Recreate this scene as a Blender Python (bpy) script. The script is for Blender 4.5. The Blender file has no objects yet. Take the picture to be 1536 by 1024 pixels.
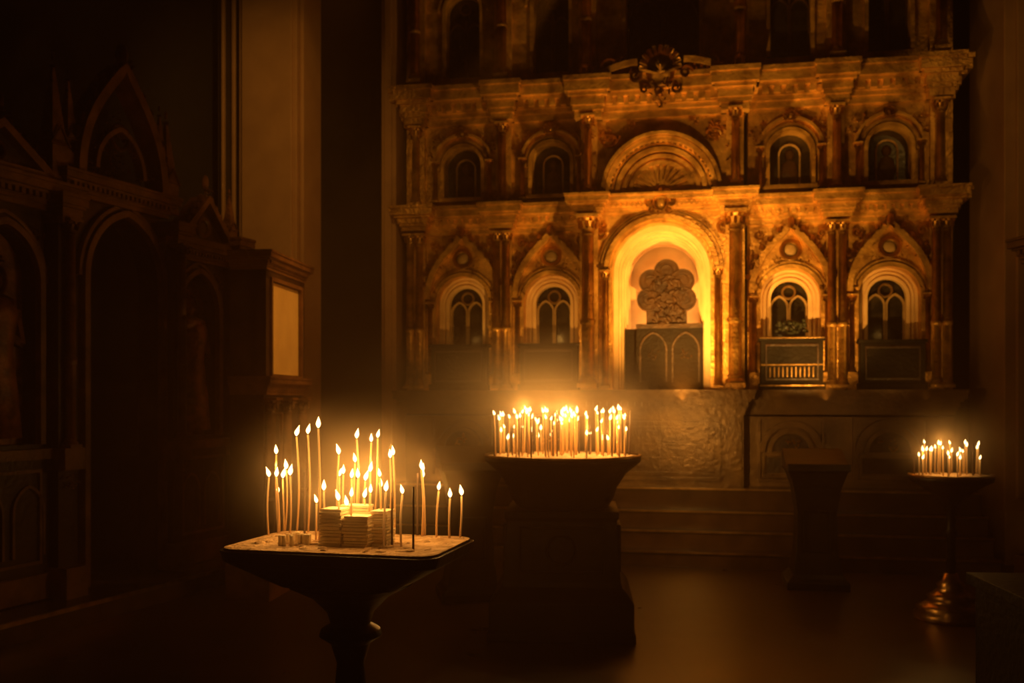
import bpy, bmesh, math, random
from mathutils import Vector, Matrix
random.seed(7)
pi=math.pi
scene=bpy.context.scene
scene.view_settings.view_transform='Standard'

# ---------------------------------------------------------------- materials
def mat(name,c1,c2=None,rough=0.6,metal=0.0,scale=6.0,bump=0.3,bscale=25.0,spec=0.5):
    m=bpy.data.materials.new(name); m.use_nodes=True
    nt=m.node_tree; b=nt.nodes['Principled BSDF']
    b.inputs['Roughness'].default_value=rough; b.inputs['Metallic'].default_value=metal
    b.inputs['Specular IOR Level'].default_value=spec
    tc=nt.nodes.new('ShaderNodeTexCoord')
    n=nt.nodes.new('ShaderNodeTexNoise'); n.inputs['Scale'].default_value=scale; n.inputs['Detail'].default_value=6
    nt.links.new(tc.outputs['Object'],n.inputs['Vector'])
    r=nt.nodes.new('ShaderNodeValToRGB')
    c2=c2 or tuple(x*0.6 for x in c1)
    r.color_ramp.elements[0].position=0.35; r.color_ramp.elements[0].color=(*c2,1)
    r.color_ramp.elements[1].position=0.65; r.color_ramp.elements[1].color=(*c1,1)
    nt.links.new(n.outputs['Fac'],r.inputs['Fac']); nt.links.new(r.outputs['Color'],b.inputs['Base Color'])
    if bump>0:
        n2=nt.nodes.new('ShaderNodeTexNoise'); n2.inputs['Scale'].default_value=bscale; n2.inputs['Detail'].default_value=5
        nt.links.new(tc.outputs['Object'],n2.inputs['Vector'])
        bp=nt.nodes.new('ShaderNodeBump'); bp.inputs['Strength'].default_value=bump; bp.inputs['Distance'].default_value=0.02
        nt.links.new(n2.outputs['Fac'],bp.inputs['Height']); nt.links.new(bp.outputs['Normal'],b.inputs['Normal'])
    return m
M_gold=mat('gilded_marble',(0.85,0.48,0.11),(0.34,0.165,0.032),0.34,0.55,6,0.5,32)
M_base=mat('plinth_marble',(0.26,0.145,0.045),(0.11,0.056,0.016),0.32,0.2,4,0.25,20)
M_niche=mat('niche_plaster',(0.85,0.60,0.28),(0.66,0.43,0.18),0.5,0,4,0.15,20)
M_trac=mat('tracery_stone',(0.42,0.27,0.10),(0.28,0.17,0.06),0.5)
M_glass=mat('dark_icon_glass',(0.035,0.026,0.014),(0.008,0.007,0.006),0.25,0,7,0.15,18)
M_wood=mat('dark_wood',(0.065,0.027,0.010),(0.026,0.011,0.005),0.42,0,5,0.3,25)
M_woodm=mat('carved_oak',(0.22,0.090,0.028),(0.10,0.040,0.013),0.45,0,8,0.35,30)
M_foil=mat('carved_walnut',(0.080,0.036,0.008),(0.030,0.013,0.003),0.5,0.1,8,0.4,30)
M_door=mat('ebony_door',(0.012,0.008,0.003),(0.005,0.003,0.001),0.6,0,8,0.35,30,0.2)
M_black=mat('shade_black',(0.008,0.006,0.005),(0.004,0.003,0.003),0.8)  # near-black colour standing in for shade, in the doorway and on the aisle wall
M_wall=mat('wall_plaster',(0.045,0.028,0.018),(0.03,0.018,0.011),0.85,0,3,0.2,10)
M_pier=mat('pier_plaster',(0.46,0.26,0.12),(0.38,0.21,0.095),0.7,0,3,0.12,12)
M_icon=mat('gilt_icon',(0.90,0.60,0.22),(0.80,0.50,0.17),0.45,0.2,4,0.1,20)
M_brass=mat('old_brass',(0.65,0.40,0.15),(0.36,0.21,0.07),0.28,0.9,10,0.1,30)
M_bronze=mat('dark_bronze',(0.018,0.010,0.005),(0.007,0.004,0.002),0.42,0.3,8,0.15,25)
M_sand=mat('sand_and_wax',(0.80,0.58,0.34),(0.48,0.31,0.15),0.8,0,22,0.9,60)
M_paper=mat('stacked_wax_slabs',(0.95,0.85,0.60),(0.85,0.70,0.46),0.7,0,14,0.4,50)
M_step=mat('polished_step',(0.09,0.045,0.017),(0.05,0.024,0.010),0.25,0,5,0.05,20)
M_relief=mat('relief_painted',(0.30,0.110,0.038),(0.09,0.036,0.014),0.45,0.2,12,0.4,35)

def floor_mat():
    m=bpy.data.materials.new('polished_floor'); m.use_nodes=True; nt=m.node_tree; b=nt.nodes['Principled BSDF']
    tc=nt.nodes.new('ShaderNodeTexCoord')
    br=nt.nodes.new('ShaderNodeTexBrick'); br.inputs['Scale'].default_value=1.0
    br.inputs['Color1'].default_value=(0.050,0.024,0.009,1); br.inputs['Color2'].default_value=(0.036,0.017,0.007,1)
    br.inputs['Mortar'].default_value=(0.016,0.008,0.004,1); br.inputs['Mortar Size'].default_value=0.006
    br.inputs['Brick Width'].default_value=0.9; br.inputs['Row Height'].default_value=0.9; br.offset=0
    nt.links.new(tc.outputs['Object'],br.inputs['Vector']); nt.links.new(br.outputs['Color'],b.inputs['Base Color'])
    b.inputs['IOR'].default_value=2.8
    n=nt.nodes.new('ShaderNodeTexNoise'); n.inputs['Scale'].default_value=3; n.inputs['Detail'].default_value=3
    nt.links.new(tc.outputs['Object'],n.inputs['Vector'])
    mr=nt.nodes.new('ShaderNodeMapRange'); mr.inputs['To Min'].default_value=0.24; mr.inputs['To Max'].default_value=0.36
    nt.links.new(n.outputs['Fac'],mr.inputs['Value']); nt.links.new(mr.outputs['Result'],b.inputs['Roughness'])
    bp=nt.nodes.new('ShaderNodeBump'); bp.inputs['Strength'].default_value=0.03; bp.inputs['Distance'].default_value=0.02
    nt.links.new(n.outputs['Fac'],bp.inputs['Height']); nt.links.new(bp.outputs['Normal'],b.inputs['Normal'])
    return m
M_floor=floor_mat()
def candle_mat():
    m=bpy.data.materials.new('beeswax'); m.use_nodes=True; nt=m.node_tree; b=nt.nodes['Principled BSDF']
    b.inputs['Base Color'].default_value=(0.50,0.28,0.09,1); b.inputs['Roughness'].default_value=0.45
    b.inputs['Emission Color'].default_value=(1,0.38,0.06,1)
    a=nt.nodes.new('ShaderNodeAttribute'); a.attribute_name='glow'  # wax emission, stronger toward the tip, stands in for the flame's light
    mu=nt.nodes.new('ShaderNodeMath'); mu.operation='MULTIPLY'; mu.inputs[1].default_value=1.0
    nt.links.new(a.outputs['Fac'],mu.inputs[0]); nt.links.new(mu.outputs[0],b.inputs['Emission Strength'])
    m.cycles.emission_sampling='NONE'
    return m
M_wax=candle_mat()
def flame_mat():
    m=bpy.data.materials.new('candle_flame'); m.use_nodes=True; nt=m.node_tree
    nt.nodes.remove(nt.nodes['Principled BSDF']); out=nt.nodes['Material Output']
    e=nt.nodes.new('ShaderNodeEmission'); e.inputs['Color'].default_value=(1,0.58,0.20,1); e.inputs['Strength'].default_value=8.0
    nt.links.new(e.outputs[0],out.inputs['Surface'])
    m.cycles.emission_sampling='NONE'
    return m
M_flame=flame_mat()
M_wick=mat('unlit_taper',(0.10,0.05,0.02),None,0.6)
def smoke_mat(name,dens,noise=0.5):
    m=bpy.data.materials.new(name); m.use_nodes=True; nt=m.node_tree
    nt.nodes.remove(nt.nodes['Principled BSDF']); out=nt.nodes['Material Output']
    tc=nt.nodes.new('ShaderNodeTexCoord')
    ln=nt.nodes.new('ShaderNodeVectorMath'); ln.operation='LENGTH'; nt.links.new(tc.outputs['Object'],ln.inputs[0])
    mr=nt.nodes.new('ShaderNodeMapRange'); mr.interpolation_type='SMOOTHERSTEP'
    mr.inputs['From Min'].default_value=0.0; mr.inputs['From Max'].default_value=1.0; mr.inputs['To Min'].default_value=1.0; mr.inputs['To Max'].default_value=0.0
    nt.links.new(ln.outputs['Value'],mr.inputs['Value'])
    n=nt.nodes.new('ShaderNodeTexNoise'); n.inputs['Scale'].default_value=2.2; n.inputs['Detail'].default_value=1
    nt.links.new(tc.outputs['Object'],n.inputs['Vector'])
    m2=nt.nodes.new('ShaderNodeMapRange'); m2.inputs['From Min'].default_value=.3; m2.inputs['From Max'].default_value=.7; m2.inputs['To Min'].default_value=dens*(1-noise); m2.inputs['To Max'].default_value=dens*(1+noise)
    nt.links.new(n.outputs['Fac'],m2.inputs['Value'])
    mu=nt.nodes.new('ShaderNodeMath'); mu.operation='MULTIPLY'; nt.links.new(mr.outputs['Result'],mu.inputs[0]); nt.links.new(m2.outputs['Result'],mu.inputs[1])
    v=nt.nodes.new('ShaderNodeVolumeScatter'); v.inputs['Color'].default_value=(1,.80,.55,1); v.inputs['Anisotropy'].default_value=.2
    nt.links.new(mu.outputs[0],v.inputs['Density']); nt.links.new(v.outputs[0],out.inputs['Volume'])
    return m

# ---------------------------------------------------------------- mesh builder
class B:
    def __init__(s): s.v=[]; s.f=[]; s.m=[]; s.mats=[]; s.mi=0; s.T=Matrix.Identity(4); s.smooth=[]; s.g={}
    def use(s,m):
        if m not in s.mats: s.mats.append(m)
        s.mi=s.mats.index(m); return s
    def add(s,vs,fs,sm=False):
        o=len(s.v); s.v+= [tuple(s.T@Vector(p)) for p in vs]
        for f in fs: s.f.append([i+o for i in f]); s.m.append(s.mi); s.smooth.append(sm)
        return o
    def box(s,x0,x1,y0,y1,z0,z1):
        s.add([(x0,y0,z0),(x1,y0,z0),(x1,y1,z0),(x0,y1,z0),(x0,y0,z1),(x1,y0,z1),(x1,y1,z1),(x0,y1,z1)],
          [(0,3,2,1),(4,5,6,7),(0,1,5,4),(1,2,6,5),(2,3,7,6),(3,0,4,7)])
    def lathe(s,x,y,prof,n=20,sm=True,sq=False,cap=True):
        vs=[];fs=[]
        N=4 if sq else n
        for (r,z) in prof:
            for i in range(N):
                a=2*pi*i/N+(pi/4 if sq else 0); rr=r*(math.sqrt(2) if sq else 1)
                vs.append((x+rr*math.cos(a),y+rr*math.sin(a),z))
        for j in range(len(prof)-1):
            for i in range(N):
                k=(i+1)%N; fs.append((j*N+i,j*N+k,(j+1)*N+k,(j+1)*N+i))
        if cap:
            fs.append(tuple(reversed(range(N)))); fs.append(tuple((len(prof)-1)*N+i for i in range(N)))
        s.add(vs,fs,sm and not sq)
    def band(s,pts,w,y0,y1,closed=False):
        n=len(pts); L=[];R=[]
        for i,(x,z) in enumerate(pts):
            a=pts[(i-1)%n] if (closed or i>0) else pts[i]; b=pts[(i+1)%n] if (closed or i<n-1) else pts[i]
            dx,dz=b[0]-a[0],b[1]-a[1]; l=math.hypot(dx,dz) or 1
            nx,nz=-dz/l,dx/l
            L.append((x+nx*w,z+nz*w)); R.append((x-nx*w,z-nz*w))
        vs=[]
        for (a,b) in zip(L,R): vs+=[(a[0],y0,a[1]),(b[0],y0,b[1]),(b[0],y1,b[1]),(a[0],y1,a[1])]
        fs=[]
        for i in range(n if closed else n-1):
            p=4*i;q=4*((i+1)%n)
            for k in range(4): fs.append((p+k,p+(k+1)%4,q+(k+1)%4,q+k))
        if not closed: fs+=[(0,1,2,3),(4*n-1,4*n-2,4*n-3,4*n-4)]
        s.add(vs,fs)
    def arch(s,xc,zs,r,w,y0,y1,z0=None,n=24,pt=0.0):
        pts=arcpts(xc,zs,r,n,pt)
        if z0 is not None: pts=[(xc-r,z0)]+pts+[(xc+r,z0)]
        s.band(pts,w,y0,y1)
    def archwall(s,x0,x1,z0,z1,xc,r,zb,zs,y0,y1,n=24,pt=0.0):
        s.box(x0,xc-r,y0,y1,z0,z1); s.box(xc+r,x1,y0,y1,z0,z1)
        if zb>z0: s.box(xc-r,xc+r,y0,y1,z0,zb)
        a=arcpts(xc,zs,r,n,pt); vs=[];fs=[]
        for (x,z) in a: vs+=[(x,y0,z),(x,y0,z1),(x,y1,z),(x,y1,z1)]
        for i in range(len(a)-1):
            p=4*i;q=p+4
            fs+=[(p,q,q+1,p+1),(p+2,p+3,q+3,q+2),(p,p+2,q+2,q),(p+1,q+1,q+3,p+3)]
        s.add(vs,fs)
    def archface(s,xc,r,zb,zs,y,n=24,pt=0.0):
        a=arcpts(xc,zs,r,n,pt); pts=[(xc-r,zb)]+a+[(xc+r,zb)]
        s.add([(x,y,z) for x,z in pts],[tuple(range(len(pts)))])
    def ball(s,x,y,z,rx,ry=None,rz=None,n=10,rot=None):
        ry=ry or rx; rz=rz or rx; vs=[];fs=[]; h=n//2
        for j in range(h+1):
            t=pi*j/h
            for i in range(n):
                a=2*pi*i/n; p=Vector((rx*math.sin(t)*math.cos(a),ry*math.sin(t)*math.sin(a),rz*math.cos(t)))
                if rot: p=rot@p
                vs.append((x+p.x,y+p.y,z+p.z))
        for j in range(h):
            for i in range(n): fs.append((j*n+i,(j+1)*n+i,(j+1)*n+(i+1)%n,j*n+(i+1)%n))
        s.add(vs,fs,True)
    def ring(s,x,y,z,R,r,n=18,k=6,a0=0,a1=2*pi):
        vs=[];fs=[]
        closed=abs(a1-a0-2*pi)<1e-3; N=n if closed else n+1
        for i in range(N):
            a=a0+(a1-a0)*i/n
            for j in range(k):
                b=2*pi*j/k; vs.append((x+(R+r*math.cos(b))*math.cos(a),y+r*math.sin(b),z+(R+r*math.cos(b))*math.sin(a)))
        for i in range(n):
            for j in range(k):
                p=i*k;q=((i+1)%N)*k; fs.append((p+j,p+(j+1)%k,q+(j+1)%k,q+j))
        s.add(vs,fs,True)
    def cornice(s,x0,x1,yf,yb,z0,z1,proj,dent=True):
        h=z1-z0
        st=[(0,.18,.12),(.18,.30,.28),(.30,.52,.42),(.52,.62,.72),(.62,.88,1.0),(.88,1.0,1.12)]
        for a,b,p in st: s.box(x0-proj*p,x1+proj*p,yf-proj*p,yb,z0+h*a,z0+h*b)
        if dent:
            n=max(2,int((x1-x0)/(h*.28))); w=(x1-x0)/n
            for i in range(n): s.box(x0+w*(i+.2),x0+w*(i+.75),yf-proj*.70,yf-proj*.40,z0+h*.34,z0+h*.52)
    def column(s,x,y,z0,z1,r,n=16,ring=True):
        H=z1-z0
        s.box(x-r*1.5,x+r*1.5,y-r*1.5,y+r*1.5,z0,z0+r*.7)
        p=[(r*1.4,z0+r*.7),(r*1.5,z0+r*1.0),(r*1.3,z0+r*1.3),(r*1.05,z0+r*1.5),(r*1.2,z0+r*1.8),(r,z0+r*2.1)]
        if ring: p+=[(r,z0+H*.36),(r*1.2,z0+H*.37),(r*1.25,z0+H*.39),(r*1.0,z0+H*.40)]
        p+=[(r*.88,z1-r*3.2),(r*1.1,z1-r*3.0),(r*.9,z1-r*2.8),(r*1.05,z1-r*1.8),(r*1.5,z1-r*.7),(r*1.6,z1-r*.5)]
        s.lathe(x,y,p,n)
        for k in range(8):
            a=2*pi*k/8
            s.ball(x+r*1.25*math.cos(a),y+r*1.25*math.sin(a),z1-r*1.6,r*.32,r*.32,r*.75,6)
            s.ball(x+r*1.5*math.cos(a+.4),y+r*1.5*math.sin(a+.4),z1-r*.9,r*.3,r*.3,r*.35,6)
        s.box(x-r*1.7,x+r*1.7,y-r*1.7,y+r*1.7,z1-r*.5,z1)
    def scroll(s,x,y,z,R,r,d=1,turn=1.5,a0=0):
        pts=[];n=22
        for i in range(n+1):
            t=i/n; a=a0+d*turn*2*pi*t; rr=R*(1-.85*t); pts.append(Vector((x+rr*math.cos(a),y-0.3*r*t,z+rr*math.sin(a))))
        s.tube(pts,[r*(1-.5*i/n) for i in range(n+1)],5)
    def tube(s,pts,rad,k=6):
        vs=[];fs=[];n=len(pts)
        for i,p in enumerate(pts):
            t=(pts[min(i+1,n-1)]-pts[max(i-1,0)]).normalized()
            u=t.orthogonal().normalized() if abs(t.y)>.9 else t.cross(Vector((0,1,0))).normalized(); w=t.cross(u)
            for j in range(k):
                b=2*pi*j/k; q=p+u*rad[i]*math.cos(b)+w*rad[i]*math.sin(b); vs.append(tuple(q))
        for i in range(n-1):
            for j in range(k): fs.append((i*k+j,i*k+(j+1)%k,(i+1)*k+(j+1)%k,(i+1)*k+j))
        fs.append(tuple(range(k))); fs.append(tuple((n-1)*k+j for j in range(k)))
        return s.add(vs,fs,True)
    def leaves(s,x,y,z,R,n):
        for i in range(n):
            a=random.uniform(0,2*pi); d=R*math.sqrt(random.random()); l=R*random.uniform(.18,.34)
            rot=Matrix.Rotation(random.uniform(0,pi),3,'Y')
            s.ball(x+d*math.cos(a),y-random.uniform(0,.02),z+d*.8*math.sin(a),l,l*.5,l*.38,6,rot)
    def cartouche(s,x,y,z,R):
        s.ball(x,y,z,R*.45,R*.3,R*.55,12)
        s.ring(x,y-.01,z,R*.62,R*.12,18)
        for d in (1,-1):
            s.scroll(x+d*R*1.0,y,z+R*.1,R*.5,R*.14,d,1.4,pi/2)
            s.scroll(x+d*R*.75,y,z-R*.65,R*.35,R*.11,-d,1.3,0)
            s.scroll(x+d*R*.5,y,z+R*.85,R*.3,R*.1,d,1.2,0)
        s.ball(x,y,z+R*1.0,R*.2,R*.2,R*.35,8); s.leaves(x,y,z-R*.8,R*.5,8)
    def obj(s,name,parent=None,bevel=0):
        me=bpy.data.meshes.new(name); me.from_pydata(s.v,[],s.f)
        for m in s.mats: me.materials.append(m)
        me.polygons.foreach_set('material_index',s.m); me.polygons.foreach_set('use_smooth',s.smooth)
        if s.g:
            at=me.attributes.new('glow','FLOAT','POINT')
            for i in range(len(s.v)): at.data[i].value=s.g.get(i,0)
        me.update()
        bm=bmesh.new(); bm.from_mesh(me); bmesh.ops.recalc_face_normals(bm,faces=bm.faces); bm.to_mesh(me); bm.free()
        o=bpy.data.objects.new(name,me); scene.collection.objects.link(o)
        if parent: o.parent=parent
        if bevel:
            md=o.modifiers.new('bev','BEVEL'); md.width=bevel; md.segments=2; md.limit_method='ANGLE'
        return o
def arcpts(xc,zs,r,n=24,pt=0.0):
    if pt<=0: return [(xc-r*math.cos(pi*i/n),zs+r*math.sin(pi*i/n)) for i in range(n+1)]
    R=r*(1+pt); c=xc-r+R; out=[]; th=math.acos((R-r)/R); h=n//2
    for i in range(h+1):
        a=th*i/h; out.append((c-R*math.cos(a),zs+R*math.sin(a)))
    return out+[(2*xc-x,z) for x,z in reversed(out[:-1])]
def ogee(xc,zs,r,ztop,n=14):
    out=[]
    for i in range(n+1):
        t=i/n
        x=r*math.cos(t*pi/2)**.9 if t<1 else 0
        z=(ztop-zs)*(.72*math.sin(t*pi/2)+.28*t**4)
        out.append((xc-x,zs+z))
    return out+[(2*xc-x,z) for x,z in reversed(out[:-1])]
def empty(name,loc=(0,0,0),rz=0):
    e=bpy.data.objects.new(name,None); scene.collection.objects.link(e); e.location=loc; e.rotation_euler=(0,0,rz); e.empty_display_size=.2
    return e
def smoke(loc,rad,dens,noise=.5):  # smoke volume added to give the flames a soft halo
    b=B().use(smoke_mat('candle_halo_smoke',dens,noise)); b.ball(0,0,0,1,n=24)
    o=b.obj('candle_halo_smoke'); o.location=loc; o.scale=rad; return o

# ---------------------------------------------------------------- room shell
def simple(name,m,x0,x1,y0,y1,z0,z1,loc=(0,0,0),rz=0):
    b=B().use(m); b.box(x0,x1,y0,y1,z0,z1); o=b.obj(name); o.location=loc; o.rotation_euler=(0,0,rz); return o
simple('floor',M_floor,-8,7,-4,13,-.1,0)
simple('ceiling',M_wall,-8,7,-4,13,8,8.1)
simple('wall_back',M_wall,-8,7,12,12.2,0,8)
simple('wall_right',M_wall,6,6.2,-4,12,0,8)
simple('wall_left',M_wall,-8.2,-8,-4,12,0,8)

# ---------------------------------------------------------------- iconostasis
A=math.radians(11.1)
ico=empty('iconostasis',(-1.11,10.5,0),-A)
g=B().use(M_base)
W=5.4
bays=[(.614,.2,1.05),(1.543,1.05,1.84),(3.907,3.5,4.33),(4.824,4.33,5.22)]
g.box(0,W,-.05,.4,.0,1.34)
g.cornice(0,W,-.06,.4,1.36,1.60,.10,False)
for (xc,a,b) in bays:
    w=(b-a)*.5-.1
    g.use(M_base)
    g.arch(xc,1.0,w*.86,.026,-.12,-.05); g.arch(xc,1.0,w*.62,.02,-.09,-.05)
    g.band([(xc-w*.95,.72),(xc-w*.95,1.32),(xc+w*.95,1.32),(xc+w*.95,.72)],.018,-.09,-.05,True)
    g.band([(xc-w*.8,.76),(xc-w*.8,.97),(xc+w*.8,.97),(xc+w*.8,.76)],.018,-.10,-.05,True)
    g.use(M_foil); g.archface(xc,w*.56,1.0,1.0,-.053); g.box(xc-w*.72,xc+w*.72,-.054,-.05,.79,.94)
    g.use(M_gold); g.leaves(xc,-.055,1.08,.09,10)
for (xc,a,b) in bays:
    lo=0.0 if a<.3 else a; hi=W if b>5 else b
    g.use(M_gold); g.archwall(lo,hi,1.6,3.25,xc,.29,1.6,2.5,0,.14)
    g.use(M_niche); g.archwall(xc-.3,xc+.3,1.6,2.85,xc,.18,2.06,2.5,.14,.20)
    g.use(M_glass); g.box(xc-.25,xc+.25,.26,.28,1.6,2.8)
    g.use(M_trac)
    for d in (-1,1): g.arch(xc+d*.09,2.42,.082,.010,.19,.23,2.06,14,.5)
    g.ring(xc,.205,2.575,.062,.012,16); g.band([(xc,2.06),(xc,2.45)],.012,.19,.23)
    g.use(M_niche)
    g.arch(xc,2.5,.195,.016,.115,.14,2.06); g.arch(xc,2.5,.24,.012,.125,.14,1.75)
    g.use(M_gold)
    g.arch(xc,2.5,.305,.020,-.05,.0,1.75); g.arch(xc,2.5,.345,.012,-.03,.0,2.2)
    og=ogee(xc,2.55,.37,3.2)
    g.band(og,.028,-.09,0); g.band([(x,z+.05) for x,z in og],.012,-.06,0)
    for i in range(2,len(og)-2,2):
        x,z=og[i]; g.ball(x+(x-xc)*.12,-.09,z+.05,.032,.03,.032,6)
    g.leaves(xc,-.08,3.2,.07,10); g.ball(xc,-.1,3.22,.03,.03,.06)
    g.ring(xc,-.03,2.965,.085,.022,20); g.use(M_trac); g.ball(xc,-.0,2.965,.075,.03,.075,14); g.use(M_gold)
    for d in (-1,1):
        g.leaves(xc+d*.22,-.02,3.02,.08,12); g.leaves(xc+d*.33,-.05,2.6,.06,8)
        g.leaves(xc+d*.33,-.03,2.9,.10,16); g.leaves(xc+d*.13,-.03,2.86,.05,8)
        g.column(xc+d*.345,-.05,1.75,2.52,.028,10,False)
        g.box(xc+d*.345-.05,xc+d*.345+.05,-.11,0,1.6,1.75)
        g.scroll(xc+d*.30,-.03,3.12,.05,.014,d,1.3,0)
for x in (.13,1.05,4.33,5.27):
    g.box(x-.09,x+.09,-.06,0,1.6,3.25)
    for d in (-.045,.045): g.column(x+d*1.1,-.14,1.62,3.22,.04,12)
    g.cornice(x-.12,x+.12,-.18,.0,3.25,3.50,.10,False)
g.cornice(0,1.84,-.02,.3,3.22,3.50,.13); g.cornice(3.5,W,-.02,.3,3.22,3.50,.13)
for (xc,a,b) in bays:
    lo=0.0 if a<.3 else a; hi=W if b>5 else b
    g.use(M_gold); g.archwall(lo,hi,3.50,4.36,xc,.20,3.60,3.93,0,.14)
    g.use(M_glass); g.box(xc-.22,xc+.22,.14,.16,3.55,4.2)
    g.use(M_trac); 
    g.arch(xc,3.93,.10,.008,.115,.14,3.6,12)
    g.use(M_foil); g.ball(xc,.14,3.93,.05,.02,.06,8); g.ball(xc,.14,3.74,.09,.02,.15,8)
    g.use(M_gold)
    g.arch(xc,3.93,.215,.018,-.05,0,3.6); g.arch(xc,3.93,.26,.014,-.03,0,3.9); g.arch(xc,3.95,.31,.012,-.05,0)
    g.box(xc-.25,xc+.25,-.07,0,3.56,3.60)
    g.leaves(xc,-.05,4.27,.08,12); g.cartouche(xc,-.05,4.26,.05)
    for d in (-1,1):
        g.leaves(xc+d*.27,-.02,4.2,.08,12); g.column(xc+d*.29,-.05,3.56,3.98,.024,10,False)
        g.leaves(xc+d*.34,-.02,4.1,.07,10)
for x in (.13,1.05,4.33,5.27):
    g.box(x-.08,x+.08,-.05,0,3.50,4.36)
    g.column(x,-.11,3.52,4.34,.042,12,False)
    g.cornice(x-.10,x+.10,-.15,.0,4.36,4.74,.10,False)
g.cornice(0,1.84,-.02,.3,4.36,4.74,.14); g.cornice(3.5,W,-.02,.3,4.36,4.74,.14)
g.use(M_gold)
for xc,a,b,r in [(.614,0,1.05,.18),(1.543,1.05,1.95,.18),(2.67,1.95,3.4,.36),(3.907,3.4,4.33,.19),(4.824,4.33,W,.19)]:
    g.use(M_gold); g.archwall(a,b,4.74,6.5,xc,r,4.86,5.55,0,.14)
    g.arch(xc,5.55,r+.02,.018,-.04,0,4.86); g.arch(xc,5.55,r+.08,.012,-.03,0)
    g.use(M_glass); g.box(xc-r-.03,xc+r+.03,.14,.16,4.8,6.1)
    g.use(M_foil); g.band([(xc,4.86),(xc,5.5)],.012,.11,.14)
    for d in (-1,1): g.arch(xc+d*r*.5,5.35,r*.46,.009,.11,.14,4.86,12,.4)
    g.ring(xc,.12,5.55+r*.35,r*.32,.012)
g.use(M_gold)
for x in (.13,1.05,1.92,3.42,4.33,5.27):
    g.box(x-.09,x+.09,-.08,0,4.74,6.5); g.column(x,-.14,4.78,6.2,.05,12)
g.cornice(0,W,-.05,.3,6.3,6.6,.15)
C=2.67; Y=-.30
g.use(M_base)
g.box(1.90,3.45,Y-.04,.3,0,1.36); g.cornice(1.90,3.45,Y-.05,.3,1.36,1.60,.10)
for k,(w,z0,z1) in enumerate([(.56,.74,1.28),(.50,.79,1.23)]):
    g.band([(C-w,z0),(C-w,z1),(C+w,z1),(C+w,z0)],.016,Y-.08+.01*k,Y-.03,True)
for i in range(3):
    for j in range(4): g.box(C-.46+.232*j,C-.46+.232*j+.22,Y-.055,Y-.03,.83+.13*i,.83+.13*i+.118)
for x in (1.98,3.37): g.box(x-.06,x+.06,Y-.07,Y-.04,.68,1.34)
g.use(M_gold)
g.archwall(1.90,3.45,1.6,3.35,C,.47,1.6,2.75,Y,Y+.12)
g.box(1.90,2.1,Y+.12,.6,1.6,4.6); g.box(3.25,3.45,Y+.12,.6,1.6,4.6); g.box(2.1,3.25,Y+.12,.6,3.24,4.6)
g.box(2.1,3.25,.3,.6,1.4,1.6)
g.use(M_niche)
g.box(2.1,3.25,.52,.56,1.6,3.3)          # niche back
for i,(r,y) in enumerate([(.455,Y+.12),(.435,Y+.22),(.415,Y+.32),(.40,Y+.42),(.39,Y+.52),(.38,Y+.62)]):
    g.arch(C,2.75,r,.030,y-.02,y+.09,1.6)
g.use(M_gold)
for r,w,p in [(.49,.016,.05),(.53,.022,.08),(.575,.016,.05),(.61,.010,.03)]: g.arch(C,2.75,r,w,Y-p,Y,2.75 if r>.5 else 1.62)
for i in range(25):
    a=pi*i/24; g.ball(C-.553*math.cos(a),Y-.06,2.75+.553*math.sin(a),.014,n=6)
for d in (-1,1):
    g.leaves(C+d*.62,Y-.02,3.18,.10,24); g.scroll(C+d*.60,Y-.03,3.15,.08,.018,d,1.5,0)
    x=C+d*.70
    g.box(x-.09,x+.09,Y-.06,Y,1.6,3.32)
    g.column(x,Y-.14,1.62,3.30,.062,18)
    g.column(x-d*.16,Y-.06,1.62,2.77,.03,12,False)
    g.cornice(x-.12,x+.12,Y-.16,Y,3.30,3.50,.09,False)
    g.box(x-.08,x+.08,Y-.05,Y,3.50,4.3)
    for k in range(5): g.leaves(x,Y-.06,3.62+.15*k,.075,9)
    g.column(x,Y-.12,3.52,4.28,.038,12,False)
    g.cornice(x-.12,x+.12,Y-.14,Y,4.25,4.64,.10,False)
g.cartouche(C,Y-.12,3.40,.11)
g.cornice(1.90,3.45,Y-.02,.3,3.33,3.50,.12)
g.box(1.90,3.45,Y,.3,3.50,4.25)
for r,w,p in [(.30,.02,.03),(.36,.016,.05),(.42,.022,.08),(.47,.012,.06),(.515,.022,.12),(.56,.016,.15)]: g.arch(C,3.51,r,w,Y-p,Y)
for i in range(-5,6):
    a=pi/2+i*.27
    g.band([(C+.06*math.cos(a),3.53+.06*math.sin(a)),(C+.27*math.cos(a),3.53+.27*math.sin(a))],.012,Y-.03,Y)
for i in range(29):
    a=pi*i/28; g.box(C-.49*math.cos(a)-.01,C-.49*math.cos(a)+.01,Y-.10,Y,3.51+.49*math.sin(a)-.01,3.51+.49*math.sin(a)+.01)
for d in (-1,1):
    g.leaves(C+d*.50,Y-.02,4.08,.11,24); g.scroll(C+d*.50,Y-.03,4.05,.08,.018,d,1.5,0); g.leaves(C+d*.3,Y-.02,4.18,.06,12)
g.cornice(1.90,3.45,Y-.02,.3,4.25,4.64,.14)
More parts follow.
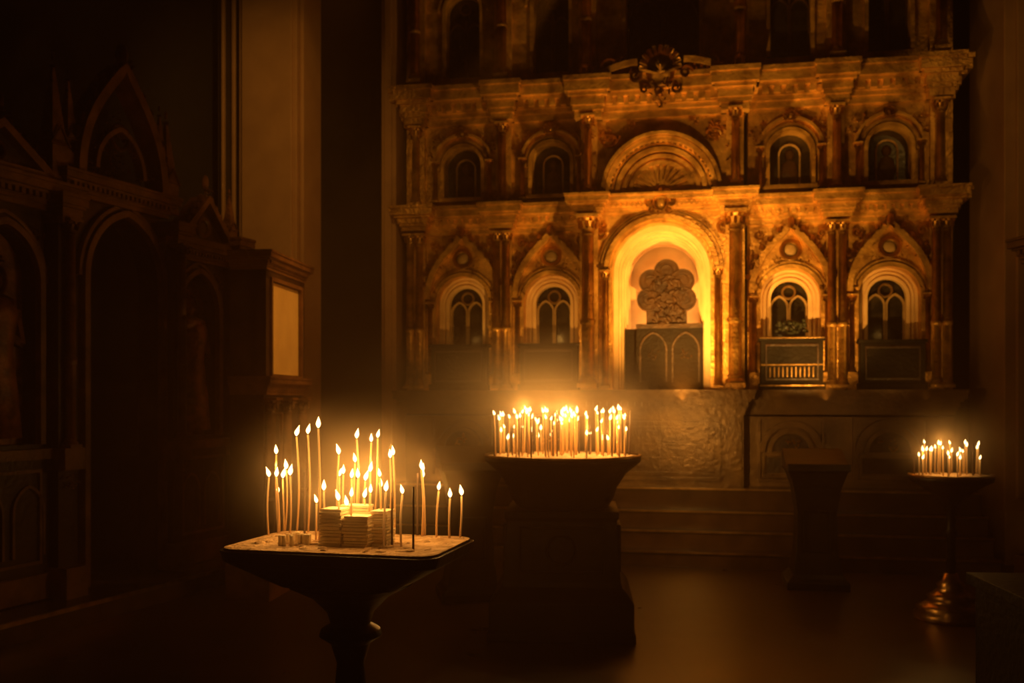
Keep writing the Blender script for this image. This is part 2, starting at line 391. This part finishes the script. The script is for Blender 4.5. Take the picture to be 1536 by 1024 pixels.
# crest: scallop shell over a swagged keystone, flanked by a broken pediment
for i in range(11):
    a=pi*(i+.0)/10
    g.tube([Vector((C,Y-.20,4.62)),Vector((C+.12*math.cos(a),Y-.22,4.66+.12*math.sin(a))),Vector((C+.19*math.cos(a),Y-.19,4.68+.20*math.sin(a)))],[.02,.035,.028],6)
g.ball(C,Y-.17,4.66,.15,.05,.16,12)
for i in range(4): g.leaves(C,Y-.18,4.56-.07*i,.13-.02*i,14)
for d in (-1,1):
    pts=[(C+d*(.66-.44*t),4.62+.13*math.sin(t*pi/2)) for t in [i/12 for i in range(13)]]
    g.band(pts,.028,Y-.18,Y+.05)
    g.scroll(C+d*.24,Y-.17,4.62,.06,.022,d,1.3,0); g.scroll(C+d*.15,Y-.18,4.48,.05,.018,-d,1.3,0)
    g.scroll(C+d*.50,Y-.12,4.72,.09,.024,-d,1.5,0); g.leaves(C+d*.4,Y-.12,4.70,.12,16); g.leaves(C+d*.68,Y-.1,4.70,.08,8)
    g.ball(C+d*.74,Y-.08,4.72,.06,.05,.08)
g.obj('facade',ico,.004)
d=B().use(M_foil)
def foil(b,x,z,R,y0,y1,w=None):
    lobes=[(0,.62,.42),(-.52,.30,.40),(.52,.30,.40),(-.58,-.30,.40),(.58,-.30,.40),(0,-.1,.62),(0,-.55,.5)]
    for i,(lx,lz,lr) in enumerate(lobes):
        pts=[(x+lx*R+lr*R*math.cos(2*pi*i/20),z+lz*R+lr*R*math.sin(2*pi*i/20)) for i in range(20)]
        e=.0015*i
        b.add([(p[0],y0-e,p[1]) for p in pts]+[(p[0],y1,p[1]) for p in pts],[tuple(range(20))]+[(i,(i+1)%20,20+(i+1)%20,20+i) for i in range(20)])
        b.ring(x+lx*R,y0-.004,z+lz*R,lr*R*.92,.011,18)
        b.ring(x+lx*R,y0-.004,z+lz*R,lr*R*.5,.008,14)
foil(d,C+.04,2.60,.30,-.02,.04)
d.leaves(C+.04,-.03,2.35,.16,30); d.leaves(C+.04,-.02,2.58,.18,30)
d.box(C-.16,C+.24,-.02,.04,2.2,2.42)
d.use(M_door); d.box(C-.26,C+.40,-.03,.06,1.6,2.24)
d.use(M_foil)
for k in (-1,1):
    d.arch(C+.07+k*.16,2.0,.13,.010,-.05,-.03,1.68,14,.4); d.leaves(C+.07+k*.16,-.035,1.95,.07,10)
d.band([(C-.26,2.24),(C+.40,2.24)],.022,-.06,.06)
d.use(M_door); d.box(C-.38,C+.46,.06,.10,1.6,2.22)
d.obj('royal_doors',ico,.003)
for i,(xc,a,b) in enumerate(bays):
    q=B().use(M_door); z1=2.07 if i!=2 else 2.10
    q.box(xc-.29,xc+.29,-.20,-.0,1.62,z1-.03); q.box(xc-.31,xc+.31,-.22,0,z1-.03,z1)
    q.box(xc-.31,xc+.31,-.22,0,1.60,1.66)
    q.use(M_wood)
    q.band([(xc-.24,1.70),(xc-.24,z1-.07),(xc+.24,z1-.07),(xc+.24,1.70)],.014,-.215,-.19,True)
    if i==2:
        q.use(M_brass)
        for j in range(13): q.box(xc-.25+.04*j,xc-.25+.04*j+.014,-.212,-.195,1.72,1.82)
        q.band([(xc-.29,1.84),(xc+.29,1.84)],.008,-.215,-.19); q.band([(xc-.30,2.1),(xc+.30,2.1)],.008,-.23,0)
        q.band([(xc-.30,1.64),(xc+.30,1.64)],.008,-.23,0)
    q.obj('icon_case_%d'%(i+1),ico,.003)
fl=B().use(mat('dried_foliage',(0.03,0.035,0.015),None,.6))
for i in range(60):
    a=random.uniform(0,2*pi); r=.15*math.sqrt(random.random()); h=random.uniform(.02,.15)
    x=3.907+r*math.cos(a); y=-.11+.5*r*math.sin(a)
    fl.tube([Vector((3.907+.3*r*math.cos(a),-.11,2.10)),Vector((x,y,2.12+h))],[.004,.002],4)
    fl.ball(x,y,2.12+h,.022,.02,.018,6,Matrix.Rotation(a,3,'X'))
fl.lathe(3.907,-.11,[(.05,2.1),(.07,2.14),(.06,2.16)],12)
fl.obj('flower_arrangement',ico)
st=B()
for (v,z0,z1) in [(1.02,0,.14),(.80,.14,.30),(.62,.30,.465),(.42,.465,.66)]:
    st.use(M_step); st.box(-.0,5.55,-v,-.06,z0,z1-.02); st.box(-.0,5.55,-v-.02,-.06,z1-.02,z1)
    st.use(M_brass); st.box(.0,5.55,-v-.028,-v-.015,z1-.014,z1+.003)
st.obj('altar_steps',ico)
t=B().use(M_pier); t.box(-.24,-.08,-.12,.25,0,8); t.box(-.20,-.12,-.15,-.12,.3,8); t.box(-.26,-.06,-.16,.25,0,.3)
o=t.obj('trim_1',None,.008); o.location=(-1.11,10.5,0); o.rotation_euler=(0,0,-A)

# ---------------------------------------------------------------- piers
p=B().use(M_pier)
p.box(-.30,.30,-.02,.5,0,8); p.box(-.26,.26,-.05,0,.6,7.6)
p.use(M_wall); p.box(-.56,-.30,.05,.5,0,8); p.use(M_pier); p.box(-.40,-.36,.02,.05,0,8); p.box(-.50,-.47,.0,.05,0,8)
p.box(.30,.34,.05,.5,0,8); p.box(-.36,.36,-.08,.5,0,.5)
o=p.obj('wall_pier',None,.01); o.location=(-2.36,9.65,0); o.rotation_euler=(0,0,-A)
p=B().use(M_pier); p.box(0,.8,0,.7,0,8); p.box(.1,.7,-.04,0,.6,7.6); p.box(-.02,.84,-.06,.7,0,.5)
o=p.obj('wall_pier',None,.01); o.location=(4.5,9.1,0)

# ---------------------------------------------------------------- gothic carved stalls on the left
RZ=math.radians(70)
sh=empty('gothic_choir_stall',(-3.16,7.05,0),RZ)
g=B()
def figure(b,x,y,z0,h):
    b.lathe(x,y,[(h*.17,z0),(h*.15,z0+h*.25),(h*.12,z0+h*.5),(h*.15,z0+h*.72),(h*.13,z0+h*.80),(h*.05,z0+h*.84)],12)
    b.ball(x,y-.01,z0+h*.91,h*.06,h*.06,h*.08); b.ring(x,y,z0+h*.91,h*.11,h*.012,18)
    for k in (-1,1): b.tube([Vector((x+k*h*.14,y-.02,z0+h*.74)),Vector((x+k*h*.15,y-.06,z0+h*.55)),Vector((x+k*h*.03,y-.1,z0+h*.6))],[h*.045,h*.04,h*.03],6)
def pinnacle(b,x,y,z,w,h):
    b.box(x-w,x+w,y-w,y+w,z,z+h*.3)
    for k in (-1,1):
        b.band([(x-w*1.2,z+h*.3),(x,z+h*.45),(x+w*1.2,z+h*.3)],w*.12,y-w*1.15,y-w)
    b.lathe(x,y,[(w*1.15,z+h*.3),(w*.9,z+h*.34),(w*.15,z+h*.9)],4,False,True)
    for j in range(5):
        zz=z+h*(.4+.1*j); ww=w*(.9-.15*j)
        for q in (-1,1): b.ball(x+q*ww,y-ww*.5,zz,w*.2,w*.2,w*.25,6)
    b.ball(x,y,z+h*.92,w*.4,w*.4,w*.2,8); b.ball(x,y,z+h,w*.2,w*.2,w*.5,8)
def sidebay(b,x0,x1,xc,r,zs,top):
    b.use(M_wood); b.archwall(x0,x1,1.17,top,xc,r,1.2,zs,0,.12,20,.3)
    b.use(M_relief); b.box(x0+.03,x1-.03,.12,.15,1.17,top-.05); figure(b,xc,.10,1.25,1.15)
    b.leaves(xc,.11,zs+r*.4,r*.4,16)
    b.use(M_woodm); b.arch(xc,zs,r+.02,.022,-.05,0,1.2,20,.3); b.arch(xc,zs,r+.07,.012,-.03,0,None,20,.3)
    for k in (-1,1): b.leaves(xc+k*r*.9,-.02,zs+r*1.05,.08,10)
    b.use(M_wood); b.box(x0,x1,-.04,.2,.15,1.1); b.use(M_woodm); b.box(x0-.01,x1+.01,-.10,.2,1.10,1.17); b.box(x0-.01,x1+.01,-.08,.2,.15,.32)
    b.band([(x0+.08,.4),(x0+.08,1.02),(x1-.08,1.02),(x1-.08,.4)],.015,-.06,-.04,True)
    for k in (-1,1): b.arch(xc+k*(x1-x0)*.2,.75,(x1-x0)*.15,.01,-.06,-.04,.45,12,.4)
sidebay(g,-1.05,-.20,-.55,.28,2.30,2.80)
sidebay(g,-2.2,-1.15,-1.67,.28,2.30,2.80)
sidebay(g,1.12,1.82,1.45,.25,2.25,2.80)
g.use(M_wood)
g.archwall(-.05,1.0,.14,2.98,.57,.40,.14,2.40,0,.2,24,.25)
g.use(M_black); g.box(.1,1.0,.55,.58,.14,2.95); g.use(M_woodm)  # black sheet behind the opening serves as its shade
g.arch(.57,2.40,.42,.025,-.06,0,.15,24,.25); g.arch(.57,2.40,.47,.014,-.04,0,None,24,.25)
for x,w in ((-.12,.07),(1.06,.055),(1.88,.06),(-1.1,.05)):
    g.use(M_wood); g.box(x-w,x+w,-.12,.2,.14,2.9); g.use(M_woodm); g.column(x,-.16,1.17,2.75,.035,12); g.box(x-w*1.4,x+w*1.4,-.22,.2,.14,.35)
    g.box(x-w*1.3,x+w*1.3,-.2,.2,1.02,1.17); g.cornice(x-w,x+w,-.16,.1,2.72,2.92,.05,False)
    g.leaves(x,-.17,.95,.07,8)
g.cornice(-2.3,-.05,-.04,.2,2.80,3.0,.10); g.cornice(-.05,1.0,-.06,.2,2.95,3.12,.08); g.cornice(1.0,1.95,-.04,.2,2.66,2.80,.08)
def gable(b,xc,w,z0,z1):
    b.use(M_wood); b.add([(xc-w,-.02,z0),(xc+w,-.02,z0),(xc,-.02,z1),(xc-w,.1,z0),(xc+w,.1,z0),(xc,.1,z1)],[(0,1,2),(3,5,4),(0,3,4,1),(1,4,5,2),(2,5,3,0)])
    b.use(M_woodm); b.band([(xc-w,z0),(xc,z1),(xc+w,z0)],.03,-.10,.1); b.ring(xc,-.03,z0+(z1-z0)*.38,(z1-z0)*.2,.018)
    b.band([(xc-w,z0),(xc+w,z0)],.025,-.10,.1)
    for i in range(1,6):
        for k in (-1,1): b.ball(xc+k*w*(1-i/6),-.05,z0+(z1-z0)*i/6+.06,.04,.035,.045,6)
    b.leaves(xc,-.06,z1+.05,.07,12); b.ball(xc,-.05,z1+.14,.03,.03,.07)
gable(g,1.50,.36,2.82,3.20); gable(g,-.62,.42,3.02,3.30); gable(g,-1.67,.42,3.02,3.30)
og=ogee(.50,3.12,.44,4.0,16); g.use(M_woodm); g.band(og,.035,-.10,.08); 
for i in range(2,len(og)-2,2):
    x,z=og[i]; g.ball(x+(x-.5)*.12,-.06,z+.05,.04,.035,.045,6)
g.arch(.50,3.2,.25,.018,-.06,.02,None,20,.4); g.ring(.50,-.03,3.48,.09,.018); g.ball(.5,-.05,4.1,.05,.05,.09,8); g.leaves(.5,-.06,4.02,.10,16)
for x,z,w,h in ((-.12,3.0,.07,.9),(1.06,3.0,.07,.8),(1.9,2.85,.05,.5),(-1.1,3.0,.06,.7),(.02,3.13,.05,.7),(.98,3.13,.05,.7)): pinnacle(g,x,0,z,w,h)
for k in range(40):
    x=random.uniform(-.36,.36); g.leaves(.5+x,-.02,3.18+random.uniform(0,.55)*(1-abs(x)/.4),.06,4)
g.obj('carved_screen',sh,.004)
pf=B().use(M_step); pf.box(-4,2.1,-.42,.6,0,.14); pf.use(M_brass); pf.box(-4,2.1,-.43,-.41,.115,.143); pf.obj('platform',sh)
simple('wall_aisle',M_black,-6,2.6,.7,.9,0,8,(-3.16,7.05,0),RZ)  # wall coloured near-black in place of shade

# ---------------------------------------------------------------- icon shrine next to the pier
ks=empty('icon_shrine',(-1.86,7.45,0),math.radians(84))
k=B().use(M_wood)
k.box(0,.92,0,.26,0,1.55); k.box(0,.92,.05,.26,1.6,2.50)
k.box(0,.10,-.02,.1,1.66,2.50); k.box(.80,.92,-.02,.1,1.66,2.50); k.box(0,.92,-.02,.1,2.42,2.50)
k.use(M_woodm); k.cornice(0,.92,-.02,.26,2.48,2.62,.06); k.cornice(0,.92,-.02,.26,1.54,1.68,.05,False)
k.band([(.09,1.68),(.09,2.42),(.81,2.42),(.81,1.68)],.02,-.04,0,True)
for x in (.08,.45,.84): k.column(x,-.03,.3,1.52,.04,12)
k.box(-.04,.96,-.06,.28,0,.28); k.band([(.16,.4),(.16,1.4),(.38,1.4),(.38,.4)],.014,-.02,0,True)
k.obj('cabinet',ks,.006)
k=B().use(M_icon); k.box(.11,.79,-.01,.04,1.70,2.40); 
k.obj('icon_panel',ks)

# ---------------------------------------------------------------- candle stands
LC=(1,.42,.065)
def plight(name,loc,e,r=.03,col=LC):
    l=bpy.data.lights.new(name,'POINT'); l.energy=e; l.color=col; l.shadow_soft_size=r
    o=bpy.data.objects.new(name,l); scene.collection.objects.link(o); o.location=loc; return o
def plight_p(par,name,loc,e,r=.006,col=(1,.42,.08)):
    o=plight(name,loc,e,r,col); o.parent=par; return o
def candle(cb,fb,x,y,z,h,r=.0035,lean=(0,0),fl=1.0,lit=True,bend=0,light=None):
    n=6; pts=[]
    for i in range(n+1):
        t=i/n; pts.append(Vector((x+lean[0]*t*h+bend*math.sin(t*pi)*h,y+lean[1]*t*h,z+h*t)))
    cb.use(M_wax if lit else M_wick)
    o=cb.tube(pts,[r*(1.08-.16*i/n) for i in range(n+1)],6)
    for i in range(n+1):
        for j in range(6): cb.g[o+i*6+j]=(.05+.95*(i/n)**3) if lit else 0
    top=pts[-1]
    if lit:
        H=.030*fl; R=.0066*fl; lx=random.uniform(-.35,.35)
        prof=[(0,.0),(.55,.12),(.9,.25),(1.0,.38),(.8,.55),(.5,.72),(.22,.88),(0.02,1.0)]
        vs=[];fs=[]
        for rr,t in prof:
            for j in range(8):
                a=2*pi*j/8; vs.append((top.x+R*rr*math.cos(a)+lx*H*t*t,top.y+R*rr*math.sin(a),top.z+.002+H*t))
        for q in range(len(prof)-1):
            for j in range(8): fs.append((q*8+j,q*8+(j+1)%8,(q+1)*8+(j+1)%8,(q+1)*8+j))
        fb.use(M_flame).add(vs,fs,True)
        if light: plight_p(light[0],'flame_light',(top.x,top.y,top.z+H*1.25),light[1],.004)

s1=empty('candle_stand',(-.41,2.53,0),math.radians(-14))
TZ=1.135
b=B().use(M_bronze)
def rrect(b,hw,hd,rc,z0,z1,inset=0,n=6):
    pts=[]
    for cx,cy,a0 in ((hw-rc,hd-rc,0),(-hw+rc,hd-rc,pi/2),(-hw+rc,-hd+rc,pi),(hw-rc,-hd+rc,1.5*pi)):
        for i in range(n+1):
            a=a0+pi/2*i/n; pts.append((cx+rc*math.cos(a),cy+rc*math.sin(a)))
    m=len(pts); f=1-inset
    b.add([(x*f,y*f,z0) for x,y in pts]+[(x,y,z1) for x,y in pts],[tuple(reversed(range(m))),tuple(range(m,2*m))]+[(i,(i+1)%m,m+(i+1)%m,m+i) for i in range(m)])
HW,HD=.285,.185
rrect(b,HW,HD,.05,TZ-.03,TZ-.002,.03); rrect(b,HW*.97,HD*.97,.05,TZ-.10,TZ-.03,.45)
b.lathe(0,0,[(.16,TZ-.10),(.10,TZ-.13),(.06,TZ-.17),(.05,TZ-.2),(.075,TZ-.215),(.08,TZ-.23),(.05,TZ-.25),(.035,TZ-.3),(.04,TZ-.36),(.062,TZ-.43),(.055,TZ-.5),(.03,TZ-.56),(.05,TZ-.58),(.05,TZ-.6),(.03,TZ-.62),(.03,.35),(.05,.3),(.07,.2),(.16,.1),(.22,.06),(.24,0)],24)
b.obj('tray_and_column',s1,.003)
b=B().use(M_sand); rrect(b,HW*.97,HD*.96,.05,TZ-.004,TZ+.004)
for i in range(60):
    b.ball(random.uniform(-HW*.85,HW*.85),random.uniform(-HD*.8,HD*.8),TZ+.003,random.uniform(.006,.022),random.uniform(.006,.02),random.uniform(.003,.008),8)
b.use(M_paper)
for (cx,cy,w,dp,n_) in [(-.020,-.055,.030,.03,11),(.046,-.05,.034,.03,10),(.096,-.02,.022,.03,11),(.02,-.01,.04,.02,12)]:
    z=TZ+.003
    for i in range(n_):
        th=random.uniform(.006,.010); ox,oy=random.uniform(-.003,.003),random.uniform(-.003,.003); sw=w*random.uniform(.92,1.02)
        b.box(cx-sw+ox,cx+sw+ox,cy-dp+oy,cy+dp+oy,z,z+th*.85); z+=th
for i in range(14):
    x=random.uniform(-.15,-.08); y=random.uniform(-.10,-.02); b.lathe(x,y,[(.006,TZ),(.005,TZ+.02),(.006,TZ+.03)],7)
b.obj('sand_bed',s1,.001)
cb,fb=B(),B()
R1=Matrix.Rotation(math.radians(14),3,'Z')
L=[(354,803,88),(361,799,84),(387,797,80),(396,800,118),(411,800,60),(420,795,92),(434,812,98),(445,800,145),(462,802,150),(479,815,172),(474,813,58),(509,800,118),
(512,808,96),(533,812,94),(549,797,140),(556,818,78),(567,800,143),(574,796,134),(583,808,120),(602,800,118),(568,818,102),(602,822,80),(540,800,106),
(633,806,102),(642,803,96),(648,801,86),(655,808,72),(674,809,62),(690,808,64),(527,806,88),(520,798,84),(563,796,78),(573,798,92),(590,798,70),(547,818,70),(500,796,62),
(530,822,76),(508,822,70),(576,824,86),(520,818,58)]
for (px,by,hh) in L:
    dd=(1.5-TZ)*1493/(by-600); wx=(px-768)*dd/1493; h=hh*dd/1493
    q=R1@Vector((wx+.41,dd-2.53,0)); q.x=max(-HW*.93,min(HW*.93,q.x)); q.y=max(-HD*.88,min(HD*.88,q.y))
    candle(cb,fb,q.x,q.y,TZ,h,.0029,(random.uniform(-.05,.05),random.uniform(-.05,.05)),random.uniform(.75,1.05),True,random.uniform(-.03,.03),(s1,.19))
for (px,by,hh) in [(588,820,82),(620,826,96),(628,804,95),(457,806,98),(435,812,40)]:
    dd=(1.5-TZ)*1493/(by-600); wx=(px-768)*dd/1493; h=hh*dd/1493
    q=R1@Vector((wx+.41,dd-2.53,0)); q.y=max(-HD*.9,min(HD*.9,q.y)); candle(cb,fb,q.x,q.y,TZ,h,.0029,(0,0),1,False)
cb.obj('candles',s1); fb.obj('flames',s1)
smoke((-.41,2.55,TZ+.16),(.44,.36,.27),.95,.3)

s2=empty('candle_stand',(.335,6.6,0),math.radians(-4))
TZ2=1.135
b=B().use(M_bronze)
b.lathe(0,0,[(.22,.78),(.30,.80),(.34,.86),(.36,.93),(.42,1.02),(.49,1.08),(.515,1.10),(.52,1.125),(.50,1.135)],40)
b.lathe(0,0,[(.46,0),(.46,.05),(.45,.07),(.45,.24),(.43,.27),(.41,.30),(.38,.33),(.37,.36),(.345,.74),(.36,.76),(.36,.80)],4,False,True)
for a in range(4):
    b.T=Matrix.Rotation(a*pi/2,4,'Z')
    b.band([(-.26,.42),(-.26,.70),(.26,.70),(.26,.42)],.012,-.375,-.35,True); b.ring(0,-.365,.56,.09,.012)
b.T=Matrix.Identity(4)
b.obj('pedestal_bowl',s2,.008)
b=B().use(M_sand); b.lathe(0,0,[(.497,TZ2-.01),(.497,TZ2),(.40,TZ2+.006),(.1,TZ2+.008)],40)
b.use(M_brass); b.lathe(0,0,[(.50,TZ2-.012),(.518,TZ2-.012),(.518,TZ2+.008),(.50,TZ2+.008)],40,cap=False)
b.obj('sand_bed',s2)
cb,fb=B(),B()
for i in range(110):
    a=random.uniform(0,2*pi); r=.475*math.sqrt(random.random()); 
    candle(cb,fb,r*math.cos(a),r*.9*math.sin(a),TZ2,random.uniform(.20,.30) if random.random()<.85 else random.uniform(.1,.18),.0045,(random.uniform(-.03,.03),0),random.uniform(.9,1.4),random.random()<.78,0,(s2,2.8) if i%6==0 else None)
cb.obj('candles',s2); fb.obj('flames',s2)
smoke((-.15,6.5,TZ2+.36),(1.8,.68,.72),.5,.5)

s3=empty('candle_stand',(3.02,6.85,0),0)
TZ3=.985
b=B().use(M_bronze)
b.lathe(0,0,[(.03,.30),(.028,.55),(.045,.58),(.03,.62),(.03,.75),(.06,.80),(.10,.84),(.22,.92),(.27,.945),(.275,TZ3),(.26,TZ3)],28)
b.use(M_brass)
b.lathe(0,0,[(.245,0),(.25,.03),(.22,.055),(.23,.075),(.18,.10),(.15,.13),(.16,.15),(.12,.175),(.085,.21),(.095,.235),(.06,.26),(.045,.31)],28)
b.lathe(0,0,[(.262,TZ3-.01),(.28,TZ3-.01),(.28,TZ3+.008),(.262,TZ3+.008)],28,cap=False)
b.obj('tray_and_column',s3)
b=B().use(M_sand); b.lathe(0,0,[(.258,TZ3-.005),(.258,TZ3),(.1,TZ3+.006)],28); b.obj('sand_bed',s3)
cb,fb=B(),B()
for i in range(32):
    a=random.uniform(0,2*pi); r=.245*math.sqrt(random.random())
    candle(cb,fb,r*math.cos(a),r*.9*math.sin(a),TZ3,random.uniform(.11,.22),.0045,(random.uniform(-.03,.03),0),random.uniform(.9,1.3),random.random()<.8,0,(s3,1.0) if i%5==0 else None)
cb.obj('candles',s3); fb.obj('flames',s3)
smoke((3.02,6.85,TZ3+.22),(.6,.5,.42),.5,.3)

# ---------------------------------------------------------------- lecterns and dark furniture
def lectern(loc,rz,H=1.1):
    e=empty('lectern',loc,rz); b=B().use(M_bronze)
    b.lathe(0,0,[(.24,0),(.24,.06),(.21,.09),(.19,.12),(.16,.30),(.15,H*.6),(.18,H*.8),(.22,H*.92),(.23,H*.94)],4,False,True)
    b.add([(-.24,-.24,H*.94),(.24,-.24,H*.94),(.24,.24,H*.94),(-.24,.24,H*.94),(-.24,-.24,H*.97),(.24,-.24,H*.97),(.24,.24,H*1.10),(-.24,.24,H*1.10)],
       [(0,3,2,1),(4,5,6,7),(0,1,5,4),(1,2,6,5),(2,3,7,6),(3,0,4,7)])
    b.box(-.24,.24,-.26,-.24,H*.94,H*1.0); b.band([(-.1,.3),(-.1,.62),(.1,.62),(.1,.3)],.01,-.175,-.15,True)
    b.obj('desk_and_base',e,.006)
lectern((2.45,8.05,0),math.radians(-10),1.0)
lectern((-.32,7.6,0),math.radians(10),1.04)
tb=empty('carved_chest',(2.50,4.1,0),math.radians(-4))
b=B().use(M_door); b.box(-.46,.5,-.3,.3,.08,.68); b.box(-.49,.53,-.33,.33,.68,.73); b.box(-.48,.52,-.32,.32,0,.1)
for x in (-.44,.02,.48):
    b.lathe(x,-.31,[(.03,.1),(.035,.2),(.02,.3),(.04,.42),(.025,.55),(.035,.62),(.03,.68)],12)
for x in (-.21,.25): b.arch(x,.45,.15,.014,-.32,-.29,.18); b.leaves(x,-.3,.4,.1,14)
b.obj('chest_body',tb,.006)
cb_=empty('icon_cabinet',(4.05,7.2,0),math.radians(-80))
b=B().use(M_wood); b.box(-.5,.5,0,.4,0,2.55); b.cornice(-.5,.5,-.02,.4,2.55,2.75,.08); b.box(-.55,.55,-.06,.4,0,.3)
b.use(M_woodm); b.arch(0,1.9,.3,.03,-.04,0,1.1,20,.3); b.band([(-.44,1.0),(-.44,2.45),(.44,2.45),(.44,1.0)],.02,-.04,0,True)
b.use(M_relief); b.archface(0,.29,1.1,1.9,-.005,20,.3); figure(b,0,-.02,1.15,1.0)
b.obj('cabinet_body',cb_,.006)

# ---------------------------------------------------------------- lights
def fac(u,v,z):
    c,s=math.cos(A),math.sin(A); x,y=u,-v
    return (-1.11+x*c+y*s, 10.5-x*s+y*c, z)
def spot(name,loc,target,e,ang,blend=.9,r=.02,col=LC):
    l=bpy.data.lights.new(name,'SPOT'); l.energy=e; l.spot_size=math.radians(ang); l.spot_blend=blend; l.shadow_soft_size=r; l.color=col
    o=bpy.data.objects.new(name,l); scene.collection.objects.link(o); o.location=loc
    o.rotation_euler=(Vector(target)-Vector(loc)).to_track_quat('-Z','Y').to_euler(); return o
NC=(1,.45,.13)
plight('niche_lamp',fac(2.55,-.26,2.05),5.5,.03,NC)
plight('niche_lamp',fac(2.85,-.26,2.05),5.5,.03,NC)
plight('niche_lamp',fac(2.71,-.26,2.55),5,.03,NC)
spot('portal_uplight',fac(2.9,1.5,1.5),fac(2.85,0,3.15),500,90)
spot('bay_uplight',fac(4.1,1.3,1.5),fac(4.0,0,2.7),160,82)
spot('bay_uplight',fac(4.9,1.3,1.5),fac(4.9,0,2.7),18,85)
spot('bay_uplight',fac(1.5,1.3,1.5),fac(1.5,0,2.7),62,80)
spot('bay_uplight',fac(.6,1.3,1.5),fac(.6,0,2.7),14,85)
spot('tier_uplight',fac(3.2,1.8,2.6),fac(3.1,0,4.4),95,108)
spot('step_fill',fac(2.9,2.6,1.3),fac(2.9,.3,.75),60,70)  # added spot without a fixture, lights the step edges and plinth
for u,e in ((3.907,8),(1.543,4),(.614,1.0),(4.824,1.0)):
    plight('bay_lamp',fac(u,.05,2.16),e*.22,.02)
spot('icon_fill',(.5,7.2,4.7),(-1.78,7.95,2.05),300,24)  # added spot above the frame, brightens the icon panel
spot('pier_fill',(-1.0,6.6,4.8),(-2.3,9.6,3.9),130,60)  # added spot above the frame, brightens the left pier
spot('pier_fill',(3.6,6.6,4.8),(4.9,9.1,4.2),30,60)  # weaker added spot, lifts the right pier

# ---------------------------------------------------------------- world: dark with thin incense haze
w=bpy.data.worlds.new('church_air'); scene.world=w; w.use_nodes=True; nt=w.node_tree
bg=nt.nodes['Background']; bg.inputs['Color'].default_value=(0,0,0,1); bg.inputs['Strength'].default_value=0
vs=nt.nodes.new('ShaderNodeVolumeScatter'); vs.inputs['Color'].default_value=(1,.58,.25,1); vs.inputs['Density'].default_value=.021; vs.inputs['Anisotropy'].default_value=.4
nt.links.new(vs.outputs[0],nt.nodes['World Output'].inputs['Volume'])

# ---------------------------------------------------------------- camera
cam=bpy.data.cameras.new('camera'); co=bpy.data.objects.new('camera',cam); scene.collection.objects.link(co)
co.location=(0,0,1.5); co.rotation_euler=(pi/2,0,0); cam.lens=35; cam.sensor_width=36; cam.shift_y=(600-512)/1536; cam.clip_end=100
cam.dof.use_dof=True; cam.dof.focus_distance=3.0; cam.dof.aperture_fstop=4.0
scene.camera=co
